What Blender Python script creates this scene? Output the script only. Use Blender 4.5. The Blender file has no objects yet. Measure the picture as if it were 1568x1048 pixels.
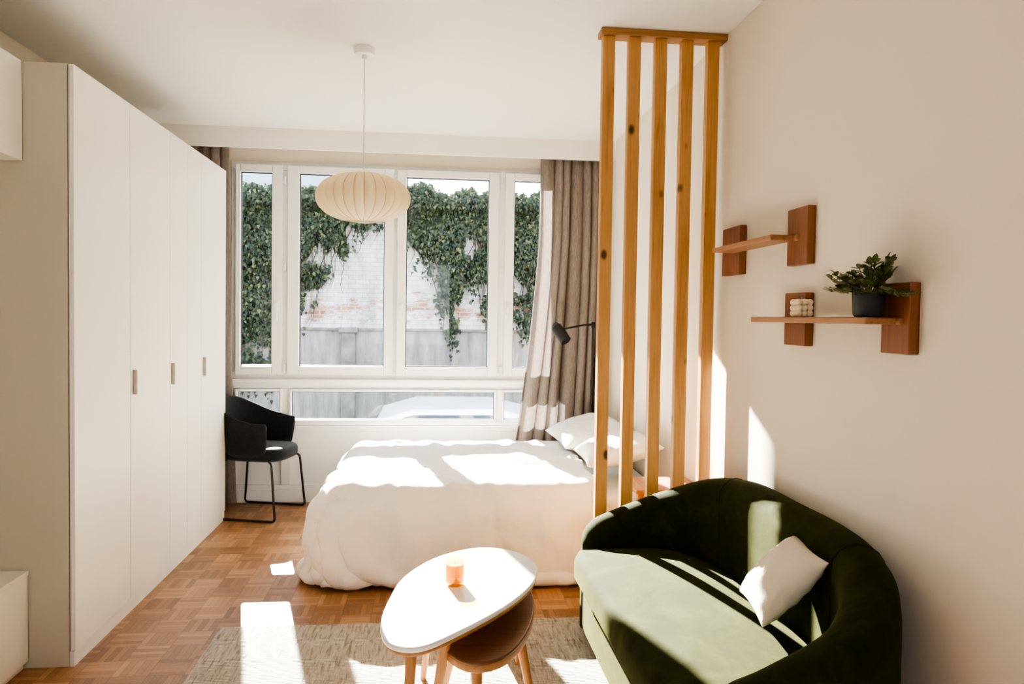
import bpy, bmesh, math, random
from mathutils import Vector, Matrix, noise, Euler
random.seed(7)
SC=bpy.context.scene
COL=SC.collection
# ------------------------------------------------------------------ materials
class NT:
    def __init__(s,name):
        s.m=bpy.data.materials.new(name); s.m.use_nodes=True
        s.t=s.m.node_tree; s.n=s.t.nodes; s.l=s.t.links
        s.b=s.n['Principled BSDF']; s.out=s.n['Material Output']
        s._tc=None
    def new(s,t,**k):
        n=s.n.new(t)
        for a,v in k.items(): setattr(n,a,v)
        return n
    def link(s,a,b): s.l.new(a,b)
    def co(s,kind='Object',scale=(1,1,1),rot=(0,0,0)):
        if s._tc is None: s._tc=s.new('ShaderNodeTexCoord')
        mp=s.new('ShaderNodeMapping'); mp.inputs['Scale'].default_value=scale; mp.inputs['Rotation'].default_value=rot
        s.link(s._tc.outputs[kind],mp.inputs[0]); return mp.outputs[0]
    def math(s,op,a,b=None,c=None):
        n=s.new('ShaderNodeMath',operation=op)
        for i,v in enumerate((a,b,c)):
            if v is None: continue
            if isinstance(v,(int,float)): n.inputs[i].default_value=v
            else: s.link(v,n.inputs[i])
        return n.outputs[0]
    def noise(s,vec,scale,detail=4,rough=.5,dist=0):
        n=s.new('ShaderNodeTexNoise'); n.inputs['Scale'].default_value=scale; n.inputs['Detail'].default_value=detail
        n.inputs['Roughness'].default_value=rough; n.inputs['Distortion'].default_value=dist
        s.link(vec,n.inputs['Vector']); return n.outputs['Fac']
    def ramp(s,fac,stops):
        n=s.new('ShaderNodeValToRGB'); e=n.color_ramp.elements
        while len(e)<len(stops): e.new(.5)
        for i,(p,c) in enumerate(stops): e[i].position=p; e[i].color=(*c,1)
        s.link(fac,n.inputs[0]); return n.outputs[0]
    def mix(s,fac,a,b,mode='MIX'):
        n=s.new('ShaderNodeMix',data_type='RGBA',blend_type=mode)
        if isinstance(fac,(int,float)): n.inputs[0].default_value=fac
        else: s.link(fac,n.inputs[0])
        for i,v in ((6,a),(7,b)):
            if isinstance(v,tuple): n.inputs[i].default_value=(*v,1)
            else: s.link(v,n.inputs[i])
        return n.outputs[2]
    def bump(s,h,strength=.2,dist=.01):
        n=s.new('ShaderNodeBump'); n.inputs['Strength'].default_value=strength; n.inputs['Distance'].default_value=dist
        s.link(h,n.inputs['Height']); s.link(n.outputs[0],s.b.inputs['Normal'])
    def set(s,**k):
        for a,v in k.items():
            a=a.replace('_',' ')
            if isinstance(v,(int,float)): s.b.inputs[a].default_value=v
            elif isinstance(v,tuple): s.b.inputs[a].default_value=(*v,1)
            else: s.link(v,s.b.inputs[a])
        return s

def simple(name,col,rough=.5,metal=0,nscale=8,var=.06,bump=0,bscale=60,spec=.5):
    t=NT(name); v=t.co()
    dark=tuple(c*(1-var) for c in col)
    t.set(Base_Color=t.ramp(t.noise(v,nscale),[(.3,dark),(.7,col)]),Roughness=rough,Metallic=metal)
    t.b.inputs['Specular IOR Level'].default_value=spec
    if bump: t.bump(t.noise(v,bscale,3),bump,.004)
    return t.m
def wood(name,c1,c2,axis=2,scale=1,rough=.45,knots=False,bump=.1):
    t=NT(name); sc=[14,14,14]; sc[axis]=1.1
    v=t.co(scale=tuple(x*scale for x in sc))
    n1=t.noise(v,1.6,6,.6,1.2)
    sc2=[60,60,60]; sc2[axis]=2
    n2=t.noise(t.co(scale=tuple(x*scale for x in sc2)),1.5,3,.6)
    col=t.ramp(n1,[(.3,c2),(.5,c1),(.72,tuple(c*.85 for c in c1))])
    col=t.mix(.35,col,t.ramp(n2,[(.35,c2),(.65,c1)]))
    if knots:
        sk=[9,9,9]; sk[axis]=5.5
        vo=t.new('ShaderNodeTexVoronoi'); vo.inputs['Scale'].default_value=1; t.link(t.co(scale=tuple(sk)),vo.inputs['Vector'])
        k=t.ramp(vo.outputs['Distance'],[(.085,(1,1,1)),(.17,(0,0,0))])
        col=t.mix(k,col,tuple(c*.2 for c in c2))
    t.set(Base_Color=col,Roughness=rough); t.bump(n2,bump,.002)
    return t.m
def fabric(name,c1,c2,rough=.9,ns=5,weave=500,bump=.25,sheen=.3,sheentint=None,wr=0):
    t=NT(name); v=t.co()
    t.set(Base_Color=t.ramp(t.noise(v,ns,5,.6),[(.3,c2),(.7,c1)]),Roughness=rough)
    t.b.inputs['Sheen Weight'].default_value=sheen
    if sheentint: t.b.inputs['Sheen Tint'].default_value=(*sheentint,1)
    h=t.noise(v,weave,2)
    if wr: h=t.math('ADD',t.math('MULTIPLY',h,.08),t.noise(v,wr,4,.55,.8))
    t.bump(h,bump,.02 if wr else .002)
    t.b.inputs['Specular IOR Level'].default_value=.2
    return t

M={}
M['wall']=simple('wall_plaster',(.81,.73,.62),.9,var=.02,nscale=2,bump=.08,bscale=120,spec=.2)
M['ceil']=simple('ceiling_paint',(.84,.81,.755),.9,var=.02,nscale=1.5,spec=.2)
M['white']=simple('white_lacquer',(.84,.835,.82),.32,var=.02,nscale=3)
M['ward']=simple('wardrobe_white',(.82,.785,.705),.34,var=.015,nscale=1)
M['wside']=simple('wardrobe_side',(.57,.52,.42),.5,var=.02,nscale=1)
M['gap']=simple('shadow_gap_grey',(.22,.20,.18),.8)
M['gasket']=simple('rubber_gasket',(.04,.04,.045),.5)
M['nickel']=simple('brushed_nickel',(.42,.38,.32),.4,metal=.7,nscale=40)
M['black']=simple('black_metal',(.012,.012,.013),.45,nscale=30)
M['slat']=wood('pine_slats',(.58,.305,.11),(.40,.19,.06),2,1,.5,knots=True)
M['slatcap']=wood('pine_cap',(.40,.20,.08),(.30,.14,.05),0,1,.5)
M['shelfw']=wood('shelf_wood',(.30,.115,.045),(.16,.058,.022),2,1.6,.45)
M['boardw']=wood('shelf_board_wood',(.42,.21,.10),(.28,.125,.055),1,1.3,.45)
M['walnut']=wood('walnut_top',(.20,.085,.040),(.10,.040,.020),0,1.2,.4)
M['oak']=wood('oak_legs',(.48,.25,.11),(.34,.165,.07),2,1.4,.5)
M['tabletop']=simple('white_table_top',(.86,.855,.84),.3,var=.01)
M['sheet']=fabric('bed_sheet_cotton',(.86,.84,.80),(.82,.80,.76),wr=7,bump=.35,sheen=.1).m
M['duvet']=fabric('duvet_cotton',(.88,.845,.79),(.85,.81,.75),wr=11,bump=.4,sheen=.1).m
M['pillowm']=fabric('cushion_linen',(.76,.67,.55),(.68,.60,.48),wr=12,bump=.3,sheen=.1).m
M['blackfab']=fabric('black_chair_fabric',(.018,.02,.023),(.010,.011,.013),ns=40,sheen=.2).m
M['pot']=simple('grey_pot',(.065,.066,.07),.75,nscale=30,var=.2)
M['soil']=simple('potting_soil',(.03,.02,.012),.95,nscale=60,var=.5,bump=.6)
M['cream_wax']=simple('cream_wax',(.85,.70,.50),.5)
M['rib']=simple('shade_wire',(.50,.39,.24),.6)
t=NT('leaf_green'); t.set(Base_Color=t.ramp(t.noise(t.co(),30),[(.3,(.045,.075,.025)),(.7,(.19,.22,.09))]),Roughness=.45); M['leaf']=t.m
# velvet
t=NT('green_velvet'); v=t.co(); n=t.noise(v,7,5,.65,.6)
t.set(Base_Color=t.ramp(n,[(.32,(.014,.017,.0035)),(.55,(.024,.028,.006)),(.75,(.042,.046,.012))]),Roughness=.88,Sheen_Weight=.10,Sheen_Roughness=.45,Sheen_Tint=(.60,.60,.20))
t.b.inputs['Specular IOR Level'].default_value=.10
t.bump(t.noise(v,260,2),.2,.003); M['velvet']=t.m
# curtain
t=NT('curtain_linen'); v=t.co(scale=(1,1,.15)); 
col=t.ramp(t.noise(v,160,3,.7),[(.3,(.22,.18,.16)),(.7,(.34,.29,.265))]); t.set(Base_Color=col,Roughness=.95)
tr=t.new('ShaderNodeBsdfTranslucent'); t.link(col,tr.inputs[0]); mx=t.new('ShaderNodeMixShader'); mx.inputs[0].default_value=.18
t.link(t.b.outputs[0],mx.inputs[1]); t.link(tr.outputs[0],mx.inputs[2]); t.link(mx.outputs[0],t.out.inputs[0]); M['curtain']=t.m
# lampshade
t=NT('lampshade_polymer'); t.set(Base_Color=(.90,.79,.60),Roughness=.6)
tr=t.new('ShaderNodeBsdfTranslucent'); tr.inputs[0].default_value=(.96,.85,.65,1); mx=t.new('ShaderNodeMixShader'); mx.inputs[0].default_value=.5
t.link(t.b.outputs[0],mx.inputs[1]); t.link(tr.outputs[0],mx.inputs[2]); t.link(mx.outputs[0],t.out.inputs[0]); M['shade']=t.m
def thin_glass(name,col,g=.06):
    t=NT(name); t.n.remove(t.b)
    tr=t.new('ShaderNodeBsdfTransparent'); tr.inputs[0].default_value=(*col,1)
    gl=t.new('ShaderNodeBsdfGlossy'); gl.inputs['Roughness'].default_value=.02
    mx=t.new('ShaderNodeMixShader'); mx.inputs[0].default_value=g
    t.link(tr.outputs[0],mx.inputs[1]); t.link(gl.outputs[0],mx.inputs[2]); t.link(mx.outputs[0],t.out.inputs[0]); return t.m
M['glass']=thin_glass('window_glass',(.96,.98,.98),.015)
t=NT('amber_candle_wax'); t.set(Base_Color=(.80,.47,.03),Roughness=.5); M['amber']=t.m
M['amberglass']=thin_glass('amber_glass',(1,.80,.16),.03)
# parquet
t=NT('mosaic_parquet'); C=.135
sp=t.new('ShaderNodeSeparateXYZ'); t.link(t.co(),sp.inputs[0]); X,Y=sp.outputs[0],sp.outputs[1]
gx=t.math('DIVIDE',X,C); gy=t.math('DIVIDE',Y,C); cx=t.math('FLOOR',gx); cy=t.math('FLOOR',gy)
fx=t.math('FRACT',gx); fy=t.math('FRACT',gy)
par=t.math('FLOORED_MODULO',t.math('ADD',cx,cy),2.0)
loc=t.math('ADD',t.math('MULTIPLY',fx,par),t.math('MULTIPLY',fy,t.math('SUBTRACT',1.0,par)))
s5=t.math('MULTIPLY',loc,5.0); si=t.math('FLOOR',s5); sf=t.math('FRACT',s5)
cb=t.new('ShaderNodeCombineXYZ'); t.link(cx,cb.inputs[0]); t.link(cy,cb.inputs[1]); t.link(si,cb.inputs[2])
wn=t.new('ShaderNodeTexWhiteNoise',noise_dimensions='3D'); t.link(cb.outputs[0],wn.inputs[0])
cb2=t.new('ShaderNodeCombineXYZ'); t.link(cx,cb2.inputs[0]); t.link(cy,cb2.inputs[1])
wn2=t.new('ShaderNodeTexWhiteNoise',noise_dimensions='3D'); t.link(cb2.outputs[0],wn2.inputs[0])
f=t.math('ADD',t.math('MULTIPLY',wn.outputs['Value'],.5),t.math('MULTIPLY',wn2.outputs['Value'],.5))
col=t.ramp(f,[(.1,(.175,.080,.033)),(.5,(.33,.16,.072)),(.9,(.50,.275,.135))])
col=t.mix(.25,col,t.ramp(t.noise(t.co(scale=(1,1,1)),60,4,.6),[(.3,(.24,.12,.05)),(.7,(.45,.24,.115))]))
e1=t.math('LESS_THAN',sf,.06); e2=t.math('LESS_THAN',fx,.014); e3=t.math('LESS_THAN',fy,.014)
e=t.math('MAXIMUM',e1,t.math('MAXIMUM',e2,e3))
col=t.mix(t.math('MULTIPLY',e,.6),col,(.09,.038,.018))
t.set(Base_Color=col,Roughness=.36); t.bump(t.math('SUBTRACT',1.0,e),.15,.002); M['parquet']=t.m
# rug
t=NT('woven_rug'); v=t.co(scale=(9,1.2,1)); 
n=t.noise(v,9,4,.7,.5); col=t.ramp(n,[(.33,(.24,.20,.155)),(.48,(.50,.445,.375)),(.7,(.68,.62,.54))])
w=t.new('ShaderNodeTexWave',wave_type='BANDS',bands_direction='Y'); w.inputs['Scale'].default_value=26; w.inputs['Distortion'].default_value=1.5; t.link(t.co(),w.inputs[0])
col=t.mix(t.math('MULTIPLY',w.outputs['Fac'],.35),col,(.32,.27,.215)); t.set(Base_Color=col,Roughness=.97)
t.bump(t.math('ADD',n,w.outputs['Fac']),.6,.006); M['rug']=t.m
# brick wall exterior
t=NT('whitewashed_brick'); v=t.co(scale=(1,1,1),rot=(math.pi/2,0,0))
def brick(c1,c2,mo):
    br=t.new('ShaderNodeTexBrick'); br.inputs['Scale'].default_value=1; br.inputs['Brick Width'].default_value=.22; br.inputs['Row Height'].default_value=.07; br.inputs['Mortar Size'].default_value=.007
    br.inputs['Color1'].default_value=(*c1,1); br.inputs['Color2'].default_value=(*c2,1); br.inputs['Mortar'].default_value=(*mo,1); t.link(v,br.inputs[0]); return br.outputs['Color']
br=brick((.43,.43,.42),(.52,.52,.51),(.35,.345,.335)); br2=brick((.27,.11,.07),(.38,.23,.17),(.40,.37,.34))
sp=t.new('ShaderNodeSeparateXYZ'); t.link(t.co(),sp.inputs[0]); Z=sp.outputs[2]
band=t.math('SUBTRACT',1.0,t.math('MULTIPLY',t.math('ABSOLUTE',t.math('SUBTRACT',Z,1.50)),3.2))
pn=t.noise(t.co(scale=(1,1,2.2)),2.6,6,.75)
pf=t.ramp(t.math('ADD',pn,t.math('MULTIPLY',band,.16)),[(.58,(0,0,0)),(.68,(1,1,1))])
stain=t.ramp(t.noise(t.co(scale=(1.5,1,.6)),2.2,6,.7),[(.35,(.50,.49,.47)),(.6,(1,1,1))])
col=t.mix(pf,br,br2)
col=t.mix(.8,col,stain,'MULTIPLY')
conc=t.ramp(t.noise(t.co(scale=(2.5,1,.5)),2.5,6,.7),[(.3,(.10,.098,.092)),(.6,(.25,.245,.235)),(.8,(.36,.355,.34))])
lf=t.math('LESS_THAN',Z,1.17); col=t.mix(lf,col,conc)
t.set(Base_Color=col,Roughness=.95); M['brick']=t.m
M['concrete']=simple('concrete_coping',(.20,.195,.185),.95,nscale=6,var=.5)
M['asphalt']=simple('courtyard_paving',(.20,.19,.175),.95,nscale=4,var=.3)
M['render']=simple('building_render',(.36,.42,.50),.9,nscale=.5,var=.2)
M['bwin']=simple('building_window_glass',(.10,.14,.18),.15)
M['carwhite']=simple('car_paint_white',(.60,.61,.63),.2,var=.02)
M['carglass']=simple('car_glass',(.05,.07,.08),.05)
M['tyre']=simple('tyre_rubber',(.02,.02,.02),.8)
t=NT('ivy_leaf'); oi=t.new('ShaderNodeNewGeometry'); 
col=t.ramp(oi.outputs['Random Per Island'],[(.0,(.008,.016,.007)),(.45,(.020,.034,.014)),(.8,(.050,.066,.028)),(1,(.12,.13,.055))])
t.set(Base_Color=col,Roughness=.55)
tr=t.new('ShaderNodeBsdfTranslucent'); t.link(col,tr.inputs[0]); mx=t.new('ShaderNodeMixShader'); mx.inputs[0].default_value=.25
t.link(t.b.outputs[0],mx.inputs[1]); t.link(tr.outputs[0],mx.inputs[2]); t.link(mx.outputs[0],t.out.inputs[0]); M['ivy']=t.m
M['vine']=simple('ivy_stem',(.06,.045,.03),.9)

# ------------------------------------------------------------------ mesh helpers
def empty(name,loc=(0,0,0)):
    o=bpy.data.objects.new(name,None); o.location=loc; COL.objects.link(o); o.empty_display_size=.1; return o
def obj(name,bm,mat,parent=None,smooth=False,bevel=0,seg=2,sub=0):
    bmesh.ops.recalc_face_normals(bm,faces=bm.faces[:])
    me=bpy.data.meshes.new(name); bm.to_mesh(me); bm.free()
    o=bpy.data.objects.new(name,me); COL.objects.link(o)
    for m in (mat if isinstance(mat,(list,tuple)) else [mat]): me.materials.append(M[m] if isinstance(m,str) else m)
    if parent: o.parent=parent; o.matrix_parent_inverse=Matrix.Translation(parent.location).inverted()
    if smooth:
        for p in me.polygons: p.use_smooth=True
    if bevel:
        b=o.modifiers.new('bevel','BEVEL'); b.width=bevel; b.segments=seg; b.limit_method='ANGLE'; b.angle_limit=.6
        if not smooth:
            for p in me.polygons: p.use_smooth=True
            b.harden_normals=True
    if sub:
        s=o.modifiers.new('sub','SUBSURF'); s.levels=sub; s.render_levels=sub
    return o
def bx(bm,x0,x1,y0,y1,z0,z1,mi=0):
    vs=[bm.verts.new((x,y,z)) for x in (x0,x1) for y in (y0,y1) for z in (z0,z1)]
    for f in ((0,1,3,2),(4,6,7,5),(0,4,5,1),(2,3,7,6),(0,2,6,4),(1,5,7,3)):
        bm.faces.new([vs[i] for i in f]).material_index=mi
def boxes(name,L,mat,parent=None,bevel=0,seg=2):
    bm=bmesh.new()
    for b in L: bx(bm,*b)
    return obj(name,bm,mat,parent,bevel=bevel,seg=seg)
def cyl(bm,p0,p1,r0,r1=None,n=16,mi=0):
    r1=r0 if r1 is None else r1
    p0,p1=Vector(p0),Vector(p1); d=(p1-p0).normalized()
    a=d.orthogonal().normalized(); b=d.cross(a)
    A=[];B=[]
    for i in range(n):
        t=2*math.pi*i/n; w=a*math.cos(t)+b*math.sin(t)
        A.append(bm.verts.new(p0+w*r0)); B.append(bm.verts.new(p1+w*r1))
    for i in range(n):
        bm.faces.new((A[i],A[(i+1)%n],B[(i+1)%n],B[i])).material_index=mi
    bm.faces.new(A[::-1]).material_index=mi; bm.faces.new(B).material_index=mi
def tube(bm,pts,r,n=10):
    pts=[Vector(p) for p in pts]; rings=[]
    up=None
    for i,p in enumerate(pts):
        d=(pts[min(i+1,len(pts)-1)]-pts[max(i-1,0)]).normalized()
        a=d.orthogonal().normalized() if up is None else (up-d*up.dot(d)).normalized()
        up=a; b=d.cross(a)
        rr=r(i/(len(pts)-1)) if callable(r) else r
        rings.append([bm.verts.new(p+(a*math.cos(2*math.pi*k/n)+b*math.sin(2*math.pi*k/n))*rr) for k in range(n)])
    for A,B in zip(rings,rings[1:]):
        for k in range(n): bm.faces.new((A[k],A[(k+1)%n],B[(k+1)%n],B[k]))
    bm.faces.new(rings[0][::-1]); bm.faces.new(rings[-1])
def fillet(pts,r,seg=6):
    pts=[Vector(p) for p in pts]; out=[pts[0]]
    for i in range(1,len(pts)-1):
        a=(pts[i-1]-pts[i]); b=(pts[i+1]-pts[i]); rr=min(r,a.length*.45,b.length*.45)
        A=pts[i]+a.normalized()*rr; B=pts[i]+b.normalized()*rr
        for k in range(seg+1):
            t=k/seg; out.append(A*(1-t)**2+pts[i]*2*t*(1-t)+B*t*t)
    out.append(pts[-1]); return out
def catmull(P,n):
    P=[Vector(p) for p in P]; Q=[P[0]*2-P[1]]+P+[P[-1]*2-P[-2]]; out=[]
    m=len(P)-1
    for k in range(n+1):
        u=k/n*m; i=min(int(u),m-1); t=u-i
        a,b,c,d=Q[i:i+4]
        out.append(.5*((2*b)+(c-a)*t+(2*a-5*b+4*c-d)*t*t+(3*b-a-3*c+d)*t**3))
    return out
def closed_catmull(P,n):
    P=[Vector(p) for p in P]; m=len(P); out=[]
    for k in range(n):
        u=k/n*m; i=int(u); t=u-i
        a,b,c,d=P[(i-1)%m],P[i%m],P[(i+1)%m],P[(i+2)%m]
        out.append(.5*((2*b)+(c-a)*t+(2*a-5*b+4*c-d)*t*t+(3*b-a-3*c+d)*t**3))
    return out
def slab(bm,outline,z0,z1,r=.03,crown=0,seg=5,rings=8,bot=True):
    c=sum((Vector((p[0],p[1])) for p in outline),Vector((0,0)))/len(outline)
    pts=[Vector((p[0],p[1])) for p in outline]
    N=len(pts)
    nor=[]
    for i in range(N):
        d=(pts[(i+1)%N]-pts[i-1]).normalized(); n=Vector((d.y,-d.x))
        if n.dot(pts[i]-c)<0: n=-n
        nor.append(n)
    prof=[]
    for k in range(seg+1):
        a=math.pi/2*k/seg; prof.append((r*(1-math.sin(a)),z0+r*(1-math.cos(a))))
    prof2=[(r*(1-math.cos(math.pi/2*k/seg)),z1-r+r*math.sin(math.pi/2*k/seg)) for k in range(seg+1)]
    R=[]
    for ins,z in prof+prof2: R.append([bm.verts.new((*(pts[i]-nor[i]*ins),z)) for i in range(N)])
    base=[pts[i]-nor[i]*r for i in range(N)]
    for k in range(1,rings):
        s=1-k/rings
        R.append([bm.verts.new((*(c+(base[i]-c)*s),z1+crown*(1-s**2.5))) for i in range(N)])
    for A,B in zip(R,R[1:]):
        for i in range(N): bm.faces.new((A[i],A[(i+1)%N],B[(i+1)%N],B[i]))
    cv=bm.verts.new((c.x,c.y,z1+crown))
    for i in range(N): bm.faces.new((R[-1][i],R[-1][(i+1)%N],cv))
    bm.faces.new(R[0][::-1])
def lathe(bm,prof,c=(0,0,0),n=40,fr=None):
    rings=[]
    for r,z in prof:
        rings.append([bm.verts.new((c[0]+(fr(r,2*math.pi*k/n,z) if fr else r)*math.cos(2*math.pi*k/n),c[1]+(fr(r,2*math.pi*k/n,z) if fr else r)*math.sin(2*math.pi*k/n),c[2]+z)) for k in range(n)])
    for A,B in zip(rings,rings[1:]):
        for k in range(n): bm.faces.new((A[k],A[(k+1)%n],B[(k+1)%n],B[k]))
    return rings

# ------------------------------------------------------------------ room
XL,XR,YB,YF,ZC=-2.03,1.332,5.68,-1.8,2.717
boxes('floor',[(XL-.1,XR+.1,YF-.1,YB+.12,-.1,0)],'parquet')
boxes('ceiling',[(XL-.1,XR+.1,YF-.1,YB+.12,ZC,ZC+.1)],'ceil')
boxes('wall_left',[(XL-.1,XL,YF,YB,0,ZC)],'wall')
boxes('wall_right',[(XR,XR+.1,YF,YB,0,ZC)],'wall')
WX0,WX1,WZ1=-1.47,1.06,2.52
boxes('wall_window',[(XL-.1,WX0,YB,YB+.12,0,ZC),(WX1,XR+.1,YB,YB+.12,0,ZC),(WX0,WX1,YB,YB+.12,WZ1,ZC)],'wall')
boxes('wall_rear',[(XL-.1,-1.0,YF-.1,YF,0,ZC),(.3,XR+.1,YF-.1,YF,0,ZC),(-1.0,.3,YF-.1,YF,0,.9),(-1.0,.3,YF-.1,YF,2.3,ZC)],'wall')  # unseen wall behind the camera; opening added to let sky light in as fill
boxes('trim_1',[(XL,XR,5.46,5.48,2.575,ZC)],'ceil')          # curtain valance
boxes('baseboard_window',[(XL,XR,YB-.018,YB,0,.10)],'white',bevel=.004)
boxes('baseboard_right',[(XR-.014,XR,YF,YB-.02,0,.08)],'white',bevel=.004)

# window system
W=empty('window_1',(-.2,YB,1.3))
P=[(-1.40,-1.175),(-.98,-.36),(-.20,.42),(.61,.86)]; Zt,Zb=2.44,1.02
LP=[(-1.42,-1.12),(-1.03,.475),(.55,.98)]; Lt,Lb=.83,.62
fy0,fy1=YB-.01,YB+.07
fr=[(WX0,WX1,fy0,fy1,2.46,WZ1),(WX0,WX1,fy0,fy1,.85,.98),(WX0,WX1,fy0,fy1,.53,.60),(WX0,WX1,fy0,fy1,.0,.13),
    (WX0,-1.42,fy0,fy1,.98,2.46),(.90,WX1,fy0,fy1,.98,2.46)]
for xm in (-1.085,-.28,.515): fr.append((xm-.06,xm+.06,fy0,fy1,.98,2.46))
for a,b in ((WX0,-1.43),(-1.11,-1.04),(.485,.54),(.99,WX1)): fr.append((a,b,fy0,fy1,.60,.85)); fr.append((a-.0,b,fy0,fy1,.13,.53))
boxes('frame',fr,'white',W,bevel=.004)
boxes('lower_panels',[(WX0,WX1,YB+.015,YB+.05,.12,.54)],'white',W)
boxes('sill',[(WX0-.01,WX1+.01,YB-.045,YB+.0,.895,.925)],'white',W,bevel=.006)
boxes('dado_rail',[(WX0,WX1,YB-.025,YB+.0,.555,.575)],'white',W,bevel=.004)
sash=[];gask=[]
S=[(-1.435,-1.10),(-1.065,-.292),(-.268,.495),(.54,.93)]
def ringbox(L,ox0,ox1,oz0,oz1,ix0,ix1,iz0,iz1,y0,y1):
    L+= [(ox0,ix0,y0,y1,oz0,oz1),(ix1,ox1,y0,y1,oz0,oz1),(ix0,ix1,y0,y1,iz1,oz1),(ix0,ix1,y0,y1,oz0,iz0)]
for (a,b),(g0,g1) in zip(S,P):
    ringbox(sash,a,b,.955,2.495,g0,g1,Zb,Zt,YB-.04,YB+.03)
    ringbox(gask,g0-.001,g1+.001,Zb-.001,Zt+.001,g0+.007,g1-.007,Zb+.007,Zt-.007,YB-.012,YB+.0)
for g0,g1 in LP:
    ringbox(sash,g0-.02,g1+.02,Lb-.02,Lt+.02,g0,g1,Lb,Lt,YB-.03,YB+.03)
    ringbox(gask,g0-.001,g1+.001,Lb-.001,Lt+.001,g0+.005,g1-.005,Lb+.005,Lt-.005,YB-.012,YB+.0)
boxes('sashes',sash,'white',W,bevel=.005)
boxes('gaskets',gask,'gasket',W)
boxes('glass',[(g0-.005,g1+.005,YB+.004,YB+.008,Zb-.005,Zt+.005) for g0,g1 in P]+[(g0-.005,g1+.005,YB+.004,YB+.008,Lb-.005,Lt+.005) for g0,g1 in LP],'glass',W)
bm=bmesh.new()
for hx in (-1.135,-.235,.565):
    bx(bm,hx-.013,hx+.013,YB-.052,YB-.04,1.43,1.50); cyl(bm,(hx,YB-.05,1.47),(hx,YB-.09,1.47),.009); bx(bm,hx-.011,hx+.011,YB-.10,YB-.085,1.35,1.485)
for hx in (-1.083,.517):
    for hz in (1.0,1.75,2.38): cyl(bm,(hx,YB-.045,hz-.03),(hx,YB-.045,hz+.03),.008)
obj('handles_and_hinges',bm,'white',W,bevel=.003)

# ------------------------------------------------------------------ wardrobe
WD=empty('wardrobe',(-1.7,4.15,0)); WX=-1.386; H=2.36; y0,y1=3.07,5.21
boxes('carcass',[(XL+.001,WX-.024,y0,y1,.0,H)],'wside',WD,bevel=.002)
ed=[3.07,3.61,4.135,4.42,4.675,5.21]
boxes('doors',[(WX-.019,WX,a+(.0022 if a>3.1 else 0),b-.0022,.065,H-.002) for a,b in zip(ed,ed[1:])],'ward',WD,bevel=.001)
boxes('gap_shade_sheet',[(WX-.0235,WX-.0195,y0+.004,y1-.002,.062,H-.004)],'gap',WD)  # added grey sheet behind the doors, paints the shade in the door gaps
boxes('plinth',[(WX-.022,WX-.006,y0+.002,y1,.0,.06)],'ward',WD)
hl=[]
for yy in (3.645,4.16,4.715): hl+=[(WX,WX+.018,yy-.006,yy+.006,1.02,1.135)]
boxes('handles',hl,'nickel',WD,bevel=.003)
UC=empty('wall_cabinet',(-1.8,2.5,2.1))
boxes('cabinet_body',[(XL+.001,-1.59,1.2,3.066,1.98,H)],'ward',UC,bevel=.002)
boxes('cabinet_doors',[(-1.588,-1.57,1.2,2.13,1.98,H),(-1.588,-1.57,2.134,3.066,1.98,H)],'ward',UC,bevel=.002)
LC=empty('low_cabinet',(-1.8,2.5,0))
boxes('cabinet_body',[(XL+.001,-1.578,1.6,3.066,.0,.37)],'ward',LC,bevel=.002)
boxes('cabinet_top',[(XL+.001,-1.556,1.59,3.066,.372,.39)],'ward',LC,bevel=.002)
boxes('cabinet_doors',[(-1.576,-1.56,1.6,2.33,.03,.37),(-1.576,-1.56,2.334,3.066,.03,.37)],'ward',LC,bevel=.002)

# ------------------------------------------------------------------ curtains
def curtain(name,xl,xr,n,yc,ztop=2.70,zbot=.02,A=.04,seed=0,zsteps=40):
    bm=bmesh.new(); NU=n*14
    rows=[]
    for j in range(zsteps+1):
        v=j/zsteps; z=ztop+(zbot-ztop)*v; row=[]
        for i in range(NU+1):
            u=i/NU
            uu=u+.012*math.sin(9*u+3*v+seed)*v
            x=xl(v)+(xr(v)-xl(v))*uu
            ph=2*math.pi*n*(u+.02*math.sin(5*u*math.pi+seed)+.010*math.sin(4*v+u*11+seed))
            a=A*(.75+.35*v)*(.8+.35*math.sin(u*17+seed))
            y=yc+a*math.sin(ph)+.012*v*math.sin(v*6+u*8)
            x+=.016*math.cos(ph)*(1 if 0<i<NU else 0)
            row.append(bm.verts.new((x,min(y,5.618),z)))
        rows.append(row)
    for A_,B_ in zip(rows,rows[1:]):
        for i in range(NU): bm.faces.new((A_[i],A_[i+1],B_[i+1],B_[i]))
    return obj(name,bm,'curtain',smooth=True)
def xlR(v): return .80-.02*v-.20*max(0,(v-.25)/.75)**1.3
curtain('curtain',xlR,lambda v:1.315,7,5.56,seed=1.3,A=.045)
curtain('curtain',lambda v:-2.0,lambda v:-1.46+.05*v*v,7,5.575,seed=.4,A=.03)
bm=bmesh.new(); bx(bm,XL+.001,XR-.001,5.54,5.57,2.70,ZC-.001); obj('curtain_rail',bm,'white')

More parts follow.
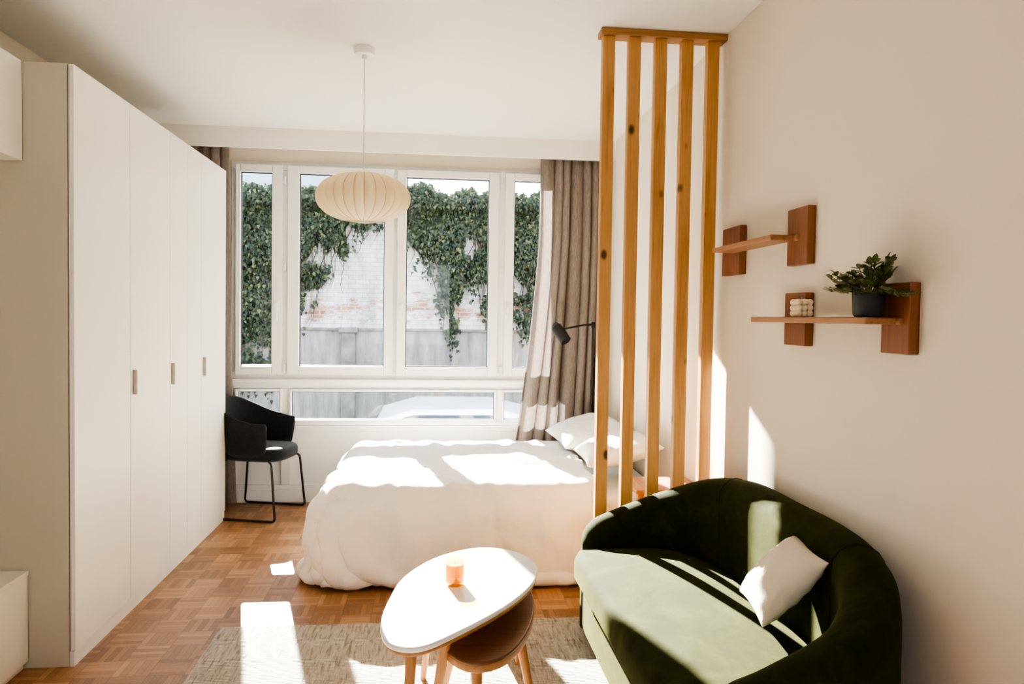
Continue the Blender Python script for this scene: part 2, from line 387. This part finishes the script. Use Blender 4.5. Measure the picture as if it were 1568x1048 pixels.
# ------------------------------------------------------------------ pendant
PX,PY,PZ=-.345,3.76,1.985
PD=empty('pendant_lamp',(PX,PY,PZ))
bm=bmesh.new(); hh=.118; RR=.232; NR=26
prof=[]
for k in range(33):
    a=-math.pi/2+math.pi*k/32
    r=RR*abs(math.cos(a))**.80; z=hh*math.sin(a)
    prof.append((max(r,.03),z))
def scal(r,a,z):
    w=abs(math.sin(a*NR/2)); return r*(1-.085*(1-w)**1.3*min(1,(r-.03)/.08)) if r>.031 else r
lathe(bm,prof,(PX,PY,PZ),NR*10,scal); obj('shade',bm,'shade',PD,smooth=True)
bm=bmesh.new()
for k in range(NR):
    a=2*math.pi*k/NR
    tube(bm,[(PX+(scal(r,a,z)+.0008)*math.cos(a),PY+(scal(r,a,z)+.0008)*math.sin(a),PZ+z) for r,z in prof],.0018,5)
for zz in (-hh,hh): 
    cyl(bm,(PX,PY,PZ+zz-.004),(PX,PY,PZ+zz+.004),.032,n=24)
obj('ribs',bm,'rib',PD)
bm=bmesh.new(); cyl(bm,(PX,PY,PZ+.05),(PX,PY,ZC-.03),.0035,n=8); cyl(bm,(PX,PY,ZC-.035),(PX,PY,ZC-.0005),.05,.052,n=40); cyl(bm,(PX,PY,ZC-.055),(PX,PY,ZC-.035),.012,n=16)
cyl(bm,(PX,PY,PZ+.0),(PX,PY,PZ+.09),.02,n=16)
obj('cord_and_canopy',bm,'white',PD,bevel=.002)

# ------------------------------------------------------------------ slat partition
SP=empty('slat_partition',(1.03,3.36,0))
sx=[.755,.875,.998,1.122,1.245]
boxes('slats',[(x,x+.055,3.345,3.39,.03,ZC-.03) for x in sx],'slat',SP,bevel=.003)
boxes('top_plate',[(.742,XR-.002,3.325,3.41,ZC-.031,ZC-.001)],'slatcap',SP,bevel=.003)
boxes('bottom_plate',[(.742,XR-.002,3.325,3.41,.0,.032)],'slatcap',SP,bevel=.003)

# ------------------------------------------------------------------ bed
BD=empty('bed',(.4,4.6,0))
bx0,bx1,by0,by1=-.54,1.31,3.89,5.34; TZ=.455
boxes('bed_base',[(bx0+.03,bx1,by0+.02,by1-.02,.06,.22)]+[(x,x+.06,y,y+.06,0,.06) for x in (bx0+.08,bx1-.1) for y in (by0+.08,by1-.14)],'sheet',BD,bevel=.01)
mo=boxes('mattress',[(bx0,bx1,by0,by1,.22,TZ)],'sheet',BD,bevel=.05,seg=5)
def duvet():
    cx0,cx1,cy0,cy1=-.975,1.12,3.45,5.48
    nx,ny=122,118
    bm=bmesh.new(); g=[]
    for i in range(nx+1):
        r=[]
        for j in range(ny+1):
            x=cx0+(cx1-cx0)*i/nx; y=cy0+(cy1-cy0)*j/ny
            z=.53+.04*noise.noise(Vector((x*2.2,y*2.2,3)))+.03*noise.noise(Vector((x*6,y*6,1)))
            r.append(bm.verts.new((x,y,z)))
        g.append(r)
    Rr=.42
    for i in range(nx):
        for j in range(ny):
            x=cx0+(cx1-cx0)*(i+.5)/nx; y=cy0+(cy1-cy0)*(j+.5)/ny
            dx=cx0+Rr-x; dy=max(cy0+Rr-y,y-(cy1-Rr))
            if dx>0 and dy>0 and dx*dx+dy*dy>Rr*Rr: continue
            bm.faces.new((g[i][j],g[i+1][j],g[i+1][j+1],g[i][j+1]))
    for v in [v for v in bm.verts if not v.link_faces]: bm.verts.remove(v)
    o=obj('duvet_sim',bm,'duvet',smooth=True)
    b2=bmesh.new(); bx(b2,bx0-.02,bx1+.2,by0-.02,by1+.01,.02,TZ+.01)
    bmesh.ops.bevel(b2,geom=b2.edges[:],offset=.08,segments=5,affect='EDGES')
    c1=obj('col1',b2,'sheet'); 
    b3=bmesh.new(); bx(b3,-3,3,2,7,-.3,.0); c2=obj('col2',b3,'sheet')
    for c in (c1,c2):
        c.modifiers.new('c','COLLISION'); c.collision.thickness_outer=.012; c.collision.cloth_friction=20; c.collision.damping=.7
    m=o.modifiers.new('cloth','CLOTH'); s=m.settings
    s.quality=7; s.mass=.4; s.tension_stiffness=12; s.compression_stiffness=10; s.shear_stiffness=4; s.bending_stiffness=.6; s.air_damping=2
    s.tension_damping=8; s.compression_damping=8; s.shrink_min=-.05
    m.collision_settings.distance_min=.012; m.collision_settings.collision_quality=3
    m.point_cache.frame_start=1; m.point_cache.frame_end=80
    SC.frame_start=1; SC.frame_end=80
    for f in range(1,50): SC.frame_set(f)
    dg=bpy.context.evaluated_depsgraph_get(); me=bpy.data.meshes.new_from_object(o.evaluated_get(dg))
    for c in (o,c1,c2): bpy.data.objects.remove(c)
    SC.frame_set(1)
    me.name='duvet'; d=bpy.data.objects.new('duvet',me); COL.objects.link(d)
    me.update()
    nr=[v.normal.copy() for v in me.vertices]
    if sum(n.z for n in nr)<0: nr=[-n for n in nr]; me.flip_normals()
    for v,n in zip(me.vertices,nr):
        p=v.co; side=1-min(1,max(0,(p.z-.30)/.15))
        w=Vector((noise.noise(p*3),noise.noise(p*3+Vector((9,0,0))),0))*.25
        q=p+w
        r1=1-2*abs(noise.noise(Vector((q.x*3.2,q.y*3.2,q.z*2+4)))); r2=1-2*abs(noise.noise(Vector((q.x*7,q.y*7,q.z*3+1))))
        puff=.022*max(0,r1)**2+.011*max(0,r2)**2
        fold=(.040*noise.noise(Vector((p.x*6+p.z*1.2,p.y*6,p.z*.8)))+.018*noise.noise(Vector((p.x*15+p.z*3,p.y*12,p.z*1.5))))*side
        v.co=p+n*(puff+fold+.012)
    for v in me.vertices: v.co.z=max(v.co.z,.014); v.co.y=min(v.co.y,5.46)
    sm=d.modifiers.new('smooth','SMOOTH'); sm.iterations=2; sm.factor=.5
    so=d.modifiers.new('solid','SOLIDIFY'); so.thickness=.03; so.offset=-.2
    su=d.modifiers.new('sub','SUBSURF'); su.levels=1; su.render_levels=1
    for p in me.polygons: p.use_smooth=True
    return d
d=duvet(); d.parent=BD; d.matrix_parent_inverse=Matrix.Translation(BD.location).inverted()
def pillow(name,loc,rot,sx,sy,th,mat,seed=0,parent=None,n=26):
    bm=bmesh.new(); top=[];bot=[]
    for i in range(n+1):
        a=[];b=[]
        for j in range(n+1):
            u=math.sin(math.pi/2*(2*i/n-1)); v=math.sin(math.pi/2*(2*j/n-1))
            k=(max(0,1-abs(u)**2.6)*max(0,1-abs(v)**2.6))**.5
            p=Vector((u*sx/2*(1-.08*(1-v*v)*abs(u)**3),v*sy/2*(1-.08*(1-u*u)*abs(v)**3),0)); nz=.5+.5*noise.noise(Vector((u*2+seed,v*2,seed)))
            h=th/2*k*(.80+.3*nz+.16*noise.noise(Vector((u*5,v*5,seed))))
            a.append(bm.verts.new(p+Vector((0,0,h))))
            b.append(a[-1] if i in(0,n) or j in(0,n) else bm.verts.new(p-Vector((0,0,h*.9))))
        top.append(a);bot.append(b)
    for i in range(n):
        for j in range(n):
            bm.faces.new((top[i][j],top[i+1][j],top[i+1][j+1],top[i][j+1]))
            bm.faces.new((bot[i][j],bot[i][j+1],bot[i+1][j+1],bot[i+1][j]))
    o=obj(name,bm,mat,smooth=True); o.matrix_world=Matrix.Translation(loc)@rot.to_4x4()
    if parent: o.parent=parent; o.matrix_parent_inverse=Matrix.Translation(parent.location).inverted()
    return o
pillow('pillow',(1.06,5.0,.635),Euler((.04,-.24,.05)).to_matrix(),.46,.62,.17,'sheet',1)
pillow('pillow',(1.09,4.30,.635),Euler((-.03,-.24,-.06)).to_matrix(),.44,.62,.17,'sheet',4)
NS=empty('bedside_table',(1.15,3.62,0))
boxes('top',[(.98,1.325,3.46,3.76,.565,.585)],'boardw',NS,bevel=.004)
boxes('legs',[(x,x+.03,y,y+.03,0,.565) for x in (.995,1.28) for y in (3.48,3.71)]+[(1.0,1.31,3.49,3.73,.40,.42)],'boardw',NS,bevel=.003)

# ------------------------------------------------------------------ loveseat
LS=empty('loveseat',(.95,2.45,0))
ctrl=[(.665,3.19),(.85,3.205),(1.05,3.17),(1.18,3.03),(1.245,2.80),(1.25,2.45),(1.245,2.10),(1.18,1.87),(1.05,1.73),(.85,1.695),(.665,1.71)]
hts=[.50,.575,.66,.735,.775,.78,.775,.735,.66,.575,.50]
path=catmull([(x,y,h) for (x,y),h in zip(ctrl,hts)],120)
def tub(bm):
    rings=[]; N=len(path); T=.075
    for k,p in enumerate(path):
        d=path[min(k+1,N-1)]-path[max(k-1,0)]; d.z=0; d.normalize(); nrm=Vector((d.y,-d.x,0))
        c=Vector((.95,2.45,0)); 
        out=nrm if nrm.dot(Vector((p.x,p.y,0))-c)>0 else -nrm
        s=k/(N-1); e=min(s,1-s)/.045; 
        q=math.sqrt(max(0,1-(1-min(1,e))**2))
        tt=T*(.25+.75*q); h=p.z-.07*(1-q); rr=tt
        ring=[]
        zb=.045
        for z,o in ((zb,-.6),(zb,.75),(zb+.02,.93),(.2,1.0),(.36,1.04),(h-rr-.02,1.03)): ring.append((o*tt,z))
        for a in range(1,8): 
            an=math.pi*a/8; ring.append((tt*math.cos(an)*1.02,h-rr+rr*math.sin(an)))
        for z,o in ((h-rr-.02,-1.0),(.38,-.97),(.2,-.95),(zb+.02,-.85)): ring.append((o*tt,z))
        rings.append([bm.verts.new((p.x+out.x*o,p.y+out.y*o,z)) for o,z in ring])
    m=len(rings[0])
    for A,B in zip(rings,rings[1:]):
        for i in range(m): bm.faces.new((A[i],A[(i+1)%m],B[(i+1)%m],B[i]))
    bm.faces.new(rings[0]); bm.faces.new(rings[-1][::-1])
    return [[v.co.copy() for v in r] for r in rings]
bm=bmesh.new(); RG=tub(bm); obj('tub_back_and_arms',bm,'velvet',LS,smooth=True)
bm=bmesh.new()
for k in (44,76): tube(bm,RG[k][2:-1],.0035,6)
obj('piping',bm,'velvet',LS,smooth=True)
def inner(off,xf):
    pts=[]
    N=len(path)
    for k in range(0,N,3):
        p=path[k]; d=path[min(k+1,N-1)]-path[max(k-1,0)]; d.z=0; d.normalize(); nrm=Vector((d.y,-d.x,0))
        if nrm.dot(Vector((p.x-.95,p.y-2.45,0)))>0: nrm=-nrm
        q=p+nrm*off
        if q.x>xf+.03: pts.append((q.x,q.y))
    ya,yb=pts[0][1],pts[-1][1]
    front=[(xf+.02,yb+.005)]+[(xf,yb+(ya-yb)*t) for t in (.04,.2,.4,.6,.8,.96)]+[(xf+.02,ya-.005)]
    return pts+front
bm=bmesh.new(); slab(bm,inner(.03,.655),.06,.29,.02); obj('seat_base',bm,'velvet',LS,smooth=True)
bm=bmesh.new(); slab(bm,inner(.078,.605),.285,.425,.045,crown=.025,seg=6); obj('seat_cushion',bm,'velvet',LS,smooth=True)
bm=bmesh.new()
for x,y in((.74,1.74),(.74,3.16),(1.2,2.9),(1.2,2.0)): cyl(bm,(x,y,0),(x,y,.06),.025,n=16)
obj('feet',bm,'black',LS)
pillow('throw_pillow',(1.085,2.185,.61),(Euler((0,0,math.radians(-10))).to_matrix()@Euler((0,math.radians(-47),0)).to_matrix()),.27,.29,.12,'pillowm',3)

# ------------------------------------------------------------------ wall shelves
def shelf(name,plates,by,bz,mid):
    E=empty(name,(XR-.05,mid,bz))
    for i,(ya,yb,za,zb) in enumerate(plates): boxes('back_plate_%d'%(i+1),[(XR-.032,XR-.0005,ya,yb,za,zb)],'shelfw',E,bevel=.003)
    bm=bmesh.new(); ya,yb=by; x0=XR-.13
    A=[(XR-.03,ya)]+[(XR-.03,yb),(x0,yb)]+[(x0,ya)]
    a=[bm.verts.new((x,y,bz-.010)) for x,y in A]; b=[bm.verts.new((x,y,bz+.010)) for x,y in A]
    for i in range(4): bm.faces.new((a[i],a[(i+1)%4],b[(i+1)%4],b[i]))
    bm.faces.new(a[::-1]); bm.faces.new(b)
    cyl(bm,(XR-.03,ya+.02,bz),(XR-.03,ya-.02,bz),.012,n=12)
    obj('board',bm,'boardw',E,bevel=.004)
    return E
shelf('wall_shelf',[(3.07,3.26,1.605,1.815),(2.49,2.64,1.61,1.815)],(2.57,3.13),1.708,2.8)
shelf('wall_shelf',[(2.49,2.645,1.32,1.51),(1.915,2.045,1.32,1.52)],(1.965,2.72),1.412,2.3)
# potted plant
PPx,PPy,PPz=XR-.082,2.03,1.4225
PP=empty('potted_plant',(PPx,PPy,PPz))
bm=bmesh.new(); prof=[(0.0,0),(.036,0),(.041,.008),(.0445,.07),(.044,.076),(.040,.075),(.038,.066)]
rg=lathe(bm,[(max(r,.0005),z) for r,z in prof],(PPx,PPy,PPz),60,lambda r,a,z:r*(1+.012*math.sin(a*30)) if r>.04 else r); obj('pot',bm,'pot',PP,smooth=True)
bm=bmesh.new(); cyl(bm,(PPx,PPy,PPz+.04),(PPx,PPy,PPz+.066),.038,n=24); obj('soil',bm,'soil',PP)
bm=bmesh.new(); bs=bmesh.new()
def leaf(bm,p,d,up,L,Wd):
    d=d.normalized(); s=d.cross(up).normalized(); u=s.cross(d)
    prof=[(0,0,0),(.25,.42,.02),(.55,.5,.03),(.82,.3,.0),(1,0,-.05)]
    c=[bm.verts.new(p+d*L*t+u*L*h) for t,w,h in prof]
    l=[bm.verts.new(p+d*L*t+s*Wd*w+u*(L*h+.12*Wd)) for t,w,h in prof[1:4]]
    r=[bm.verts.new(p+d*L*t-s*Wd*w+u*(L*h+.12*Wd)) for t,w,h in prof[1:4]]
    for S_,f in((l,1),(r,-1)):
        q=[(c[0],c[1],S_[0]),(c[1],c[2],S_[1],S_[0]),(c[2],c[3],S_[2],S_[1]),(c[3],c[4],S_[2])]
        for t_ in q: bm.faces.new(t_ if f>0 else t_[::-1])
R3=random.Random(11)
for k in range(36):
    a=2*math.pi*k*.618; el=.1+1.15*((k*.37)%1); L=R3.uniform(.075,.12)
    dr=Vector((math.cos(a)*math.cos(el)*.8,math.sin(a)*math.cos(el)*1.35,math.sin(el)))
    p0=Vector((PPx+.012*math.cos(a),PPy+.012*math.sin(a),PPz+.06))
    pts=[p0+dr*L*t+Vector((0,0,-.035*t*t*math.cos(el)+.015*t)) for t in [i/7 for i in range(8)]]
    pts=[Vector((min(p.x,XR-.012),p.y,p.z)) for p in pts]
    tube(bs,pts,.0013,5)
    for i in range(3,8):
        for sd in (-1,1):
            ld=(dr*.5+dr.cross(Vector((0,0,1))).normalized()*sd*R3.uniform(.6,1.1)+Vector((0,0,R3.uniform(-.2,.5))))
            if pts[i].x>XR-.035 and ld.x>0: ld.x*=-.5
            leaf(bm,pts[i],ld,Vector((R3.uniform(-.8,.8),R3.uniform(-.8,.8),1)),R3.uniform(.018,.030),R3.uniform(.013,.019))
    leaf(bm,pts[-1],dr,Vector((0,.1,1)),.028,.017)
for v in bm.verts: v.co.x=min(v.co.x,XR-.003)
obj('leaves',bm,'leaf',PP,smooth=True); obj('stems',bs,'vine',PP)
# bubble candle
BCX,BCY=XR-.085,2.415
bc=empty('bubble_candle',(BCX,BCY,1.4225)); bm=bmesh.new(); r=.0115
for i in range(3):
    for j in range(3):
        for k in range(3):
            bmesh.ops.create_uvsphere(bm,u_segments=14,v_segments=10,radius=r,matrix=Matrix.Translation((BCX+(i-1)*.019,BCY+(j-1)*.019,1.4225+r+k*.019)))
cyl(bm,(BCX,BCY,1.47),(BCX,BCY,1.49),.0012,n=6)
obj('wax',bm,'cream_wax',bc,smooth=True)

# ------------------------------------------------------------------ coffee tables
RZ=.012
def table(name,out,zt,th,mat,legs,edge,uth=.012):
    E=empty(name,(.1,2.6,0)); pts=closed_catmull([(x,y,0) for x,y in out],72)
    bm=bmesh.new(); slab(bm,pts,zt-th,zt,.006,seg=3,rings=3); obj('top',bm,mat,E,smooth=True)
    c=sum(pts,Vector())/len(pts)
    bm=bmesh.new(); slab(bm,[c+(p-c)*.99 for p in pts],zt-th-uth,zt-th+.002,.005,seg=3,rings=3); obj('underside',bm,edge,E,smooth=True)
    bm=bmesh.new()
    for (x,y,fx,fy) in legs: cyl(bm,(x,y,zt-th-uth),(fx,fy,RZ+.001),.019,.011,n=20)
    obj('legs',bm,'oak',E,smooth=False)
    return E
table('coffee_table',[(-.15,2.32),(-.135,2.52),(-.09,2.74),(.03,2.95),(.20,3.06),(.35,3.00),(.41,2.84),(.375,2.65),(.26,2.44),(.09,2.24),(-.03,2.14),(-.12,2.18)],.45,.018,'tabletop',
      [(-.05,2.30,-.07,2.22),(.02,2.75,-.02,2.84),(.28,2.85,.36,2.94),(.06,2.33,.00,2.37)],'oak')
table('coffee_table',[(.05,2.40),(.07,2.30),(.14,2.235),(.24,2.28),(.33,2.45),(.385,2.68),(.385,2.88),(.32,3.0),(.20,2.96),(.11,2.80),(.06,2.58)],.355,.014,'walnut',
      [(.15,2.32,.16,2.24),(.31,2.55,.37,2.45),(.28,2.9,.32,2.98),(.12,2.7,.06,2.76)],'oak',.024)
CN=empty('candle',(.09,2.64,.45)); bm=bmesh.new()
lathe(bm,[(.001,0.001),(.032,.001),(.034,.006),(.034,.092),(.0325,.092),(.0318,.012),(.001,.012)],(.09,2.64,.45),40); obj('glass_jar',bm,'amberglass',CN,smooth=True)
bm=bmesh.new(); cyl(bm,(.09,2.64,.462),(.09,2.64,.525),.0315,n=40); obj('wax',bm,'amber',CN)
bm=bmesh.new(); cyl(bm,(.09,2.64,.525),(.091,2.64,.538),.0012,n=6); obj('wick',bm,'black',CN)
bm=bmesh.new(); bx(bm,-.92,.70,1.45,3.385,.0005,.012); obj('rug',bm,'rug',bevel=.004)

# ------------------------------------------------------------------ armchair
fwd=Vector((.965,-.26,0)).normalized(); side=Vector((-fwd.y,fwd.x,0))
cc=Vector((-1.20,5.38,0))
AC=empty('armchair',cc)
def L2W(a,b,z): return cc+fwd*a+side*b+Vector((0,0,z))
bm=bmesh.new(); rows=[]
for k in range(0,41):
    t=-1+2*k/40; ang=t*math.radians(128)
    ca,sa=math.cos(ang),math.sin(ang)
    ex=lambda c:math.copysign(abs(c)**.8,c)
    a=-.24*ex(ca)+.0; b=.245*ex(sa)
    ht=.66+.155*max(0,(ca+.35)/1.35)**1.4
    row=[]
    for (m,z) in ((.72,.40),(.90,.43),(1.0,.50),(1.05,(ht+.5)/2),(1.08,ht-.01),(1.05,ht+.008),(1.01,ht-.01),(.96,(ht+.5)/2),(.90,.51),(.75,.46),(.45,.445)):
        row.append(bm.verts.new(L2W(a*m,b*m,z)))
    rows.append(row)
for A,B in zip(rows,rows[1:]):
    for i in range(len(A)-1): bm.faces.new((A[i],A[i+1],B[i+1],B[i]))
for R_ in (rows[0],rows[-1]): bm.faces.new(R_)
obj('shell',bm,'blackfab',AC,smooth=True,sub=1)
bm=bmesh.new(); out=[]
for k in range(40):
    a=2*math.pi*k/40; ex=lambda c:math.copysign(abs(c)**.6,c)
    p=L2W(.235*ex(math.cos(a))+.01,.205*ex(math.sin(a)),0); out.append((p.x,p.y))
slab(bm,out,.395,.485,.035,crown=.012); obj('seat',bm,'blackfab',AC,smooth=True)
bm=bmesh.new()
for s_ in (-1,1):
    tube(bm,fillet([L2W(.15,.16*s_,.40),L2W(.20,.215*s_,.39),L2W(.235,.235*s_,.009),L2W(-.235,.235*s_,.009),L2W(-.20,.215*s_,.39),L2W(-.15,.16*s_,.40)],.03),.008,10)
obj('sled_frame',bm,'black',AC,smooth=True)

# ------------------------------------------------------------------ reading lamp
LX,LY=1.185,5.425
FL=empty('floor_lamp',(LX,LY,0)); bm=bmesh.new()
cyl(bm,(LX,LY,0),(LX,LY,.02),.07,n=40); cyl(bm,(LX,LY,.02),(LX,LY,1.375),.009,n=12)
tube(bm,[(LX+.01,LY,1.36),(LX-.08,LY-.04,1.355),(.935,LY-.13,1.325)],.007,8); cyl(bm,(LX,LY,1.335),(LX,LY,1.38),.014,n=12)
cyl(bm,(.89,LY-.12,1.335),(.95,LY-.19,1.24),.04,.04,n=28)
cyl(bm,(.878,LY-.107,1.353),(.89,LY-.12,1.335),.028,.04,n=28)
cyl(bm,(LX,LY,.9),(LX,LY,.95),.013,n=12)
obj('lamp_body',bm,'black',FL,bevel=.002)

# ------------------------------------------------------------------ exterior
GZ=-1.15; WY=12.0
boxes('exterior_ground',[(-16,16,YB+.3,34,GZ-.2,GZ)],'asphalt')
GW=empty('garden_wall',(0,WY,GZ))
boxes('brickwork',[(-9,9,WY,WY+.3,GZ,3.15)],'brick',GW)
boxes('coping',[(-9,9,WY-.05,WY+.35,3.15,3.22)],'concrete',GW,bevel=.01)
boxes('ledge',[(-9,9,WY-.04,WY,1.15,1.19)],'concrete',GW,bevel=.01)
boxes('pilaster',[(-1.42,-1.20,WY-.10,WY,GZ,1.12),(-1.46,-1.16,WY-.13,WY,1.12,1.2),(4.2,4.4,WY-.10,WY,GZ,1.2)],'concrete',GW,bevel=.01)
BL=empty('apartment_building',(-3,30,GZ))
boxes('facade',[(-16,-2.5,30,34,GZ,9.5)],'render',BL)
wl=[(x,x+1.2,29.96,30.0,z,z+1.7) for x in range(-15,-3,2) for z in (1.5,4.4,7.2)]
boxes('facade_windows',wl,'bwin',BL)
boxes('facade_2',[(5.5,16,28,34,GZ,7.0)],'render',BL)
# ivy
pts=[(-9,.0),(-3.6,.1),(-2.5,.3),(-2.2,1.0),(-2.0,1.35),(-1.85,1.75),(-1.6,2.0),(-1.42,2.2),(-1.3,2.6),(-1.1,2.9),(-.75,3.0),(-.5,2.8),(-.38,2.45),(-.1,2.2),(.05,1.8),(.18,1.2),(.3,.9),(.42,1.1),(.48,1.75),(.7,1.95),(.85,1.4),(.98,1.2),(1.15,1.7),(1.3,1.3),(1.6,1.2),(2.2,1.5),(3,1.0),(9,.5)]
def low(x):
    for (a,za),(b,zb_) in zip(pts,pts[1:]):
        if a<=x<=b: return za+(zb_-za)*(x-a)/(b-a)
    return 1
bm=bmesh.new()
def ivyleaf(p,s):
    n=Vector((random.uniform(-.7,.7),-1,random.uniform(-.1,1.0))).normalized()
    a=Vector((random.uniform(-.5,.5),0,-1)); a=(a-n*a.dot(n)).normalized(); b=n.cross(a)
    L=[(-.1,0,0),(.1,.45,.08),(.45,.30,.05),(1,0,-.1),(.45,-.30,.05),(.1,-.45,.08)]
    vs=[bm.verts.new(p+a*s*u+b*s*v+n*s*w) for u,v,w in L]
    bm.faces.new((vs[0],vs[1],vs[2],vs[3])); bm.faces.new((vs[0],vs[3],vs[4],vs[5]))
cnt=0
while cnt<56000:
    x=random.uniform(-4.6,3.6); lo=low(x)+.35*noise.noise(Vector((x*5,0,7)))+.12*noise.noise(Vector((x*19,0,7))); top=3.42+.22*noise.noise(Vector((x*1.8,0,1)))+.1*noise.noise(Vector((x*9,0,1)))
    z=random.uniform(max(lo-.35,GZ),3.7)
    if z>top: continue
    dd=z-lo
    pr=1 if dd>.3 else max(0,(dd+.35)/.65)**2
    if dd<.9: pr*=min(1,max(0,.40+1.4*noise.noise(Vector((x*2.4,z*2.4,2)))+1.1*noise.noise(Vector((x*8,z*5,5)))+.5*max(0,dd)))
    if random.random()>pr: continue
    bulge=.10+.22*max(0,noise.noise(Vector((x*1.5,z*1.5,5)))+.4)
    ivyleaf(Vector((x,WY-random.uniform(.01,bulge)-(.15 if z>3.1 else 0)*random.random()+(.3*random.random() if z>3.25 else 0),z)),random.uniform(.035,.07)); cnt+=1
IV=empty('ivy',(0,WY,3)); obj('leaves',bm,'ivy',IV)
bm=bmesh.new(); b2=bm
for k in range(120):
    x=random.uniform(-5,4); z1=low(x)-random.uniform(-.3,.45)
    pl=[]; xx=x+random.uniform(-.45,.45)
    for i in range(11):
        tt=i/10; pl.append(Vector((xx+(x-xx)*tt+.07*math.sin(tt*5+k)+.03*math.sin(tt*17+k),WY-.03-.03*math.sin(tt*3),3.15+(z1-3.15)*tt)))
    tube(bm,pl,lambda t:.012*(1-.75*t),5)
obj('stems',bm,'vine',IV)
# car in courtyard
CX=-.75
CR=empty('parked_car',(.9,9,GZ)); cz=GZ
prof=[(-1.2,.35),(-1.25,.62),(-1.1,.80),(-.35,.95),(.15,1.40),(.55,1.52),(1.5,1.52),(2.2,1.35),(2.75,.98),(2.95,.9),(3.0,.4)]
def prism(bm,prof,ya,yb,taper,z0,mi=0):
    A=[bm.verts.new((x+CX,ya+taper*max(0,z-.9),z0+z)) for x,z in prof]; B=[bm.verts.new((x+CX,yb-taper*max(0,z-.9),z0+z)) for x,z in prof]
    m=len(prof)
    for i in range(m): bm.faces.new((A[i],A[(i+1)%m],B[(i+1)%m],B[i])).material_index=mi
    bm.faces.new(A[::-1]).material_index=mi; bm.faces.new(B).material_index=mi
bm=bmesh.new(); prism(bm,prof,8.1,9.8,.25,cz); obj('body',bm,'carwhite',CR,bevel=.06,seg=4)
bm=bmesh.new(); prism(bm,[(-.22,.99),(.18,1.36),(.55,1.46),(1.45,1.46),(2.05,1.30),(2.5,1.02)],8.09,9.81,.25,cz); obj('side_windows',bm,'carglass',CR)
bm=bmesh.new()
v=[bm.verts.new((p[0]+CX,p[1],p[2])) for p in ((-.33,8.24,cz+.985),(-.33,9.66,cz+.985),(.14,9.6,cz+1.405),(.14,8.3,cz+1.405))]; bm.faces.new(v); obj('windscreen',bm,'carglass',CR)
bm=bmesh.new()
for x in (-.55,2.2):
    for y in (8.08,9.62): cyl(bm,(x+CX,y,cz+.32),(x+CX,y+.2,cz+.32),.32,n=32)
obj('wheels',bm,'tyre',CR)

# ------------------------------------------------------------------ lighting
sd=bpy.data.lights.new('sun','SUN'); sd.energy=44; sd.angle=math.radians(.6); sd.color=(1,.94,.83)
so=bpy.data.objects.new('sun',sd); COL.objects.link(so)
so.rotation_euler=Vector((.25,-1,-.518)).to_track_quat('-Z','Y').to_euler(); so.location=(-3,14,9)
w=bpy.data.worlds.new('sky'); SC.world=w; w.use_nodes=True; nt=w.node_tree; bg=nt.nodes['Background']
tc=nt.nodes.new('ShaderNodeTexCoord'); sp=nt.nodes.new('ShaderNodeSeparateXYZ'); rp=nt.nodes.new('ShaderNodeValToRGB')
nt.links.new(tc.outputs['Generated'],sp.inputs[0]); nt.links.new(sp.outputs[2],rp.inputs[0])
rp.color_ramp.elements[0].position=0; rp.color_ramp.elements[0].color=(.95,.97,1,1); rp.color_ramp.elements[1].position=.8; rp.color_ramp.elements[1].color=(.68,.80,1,1)
nt.links.new(rp.outputs[0],bg.inputs[0]); bg.inputs[1].default_value=3.1

# ------------------------------------------------------------------ camera
cd=bpy.data.cameras.new('camera'); co=bpy.data.objects.new('camera',cd); COL.objects.link(co); SC.camera=co
cd.sensor_width=36; cd.lens=1141.2/1568*36; cd.shift_x=-1.0/1568; cd.shift_y=-2.72/1568; cd.clip_start=.05
yaw,pitch,roll=.1078,.0315,.0146
F=Vector((math.sin(yaw)*math.cos(pitch),math.cos(yaw)*math.cos(pitch),-math.sin(pitch)))
R=Vector((math.cos(yaw),-math.sin(yaw),0)); U=R.cross(F)
R2=R*math.cos(roll)+U*math.sin(roll); U2=U*math.cos(roll)-R*math.sin(roll)
m=Matrix((R2,U2,-F)).transposed().to_4x4(); m.translation=(0,0,1.4088); co.matrix_world=m
SC.view_settings.view_transform='AgX'
try: SC.view_settings.look='AgX - High Contrast'
except Exception as ex: print(ex)
SC.view_settings.exposure=.85
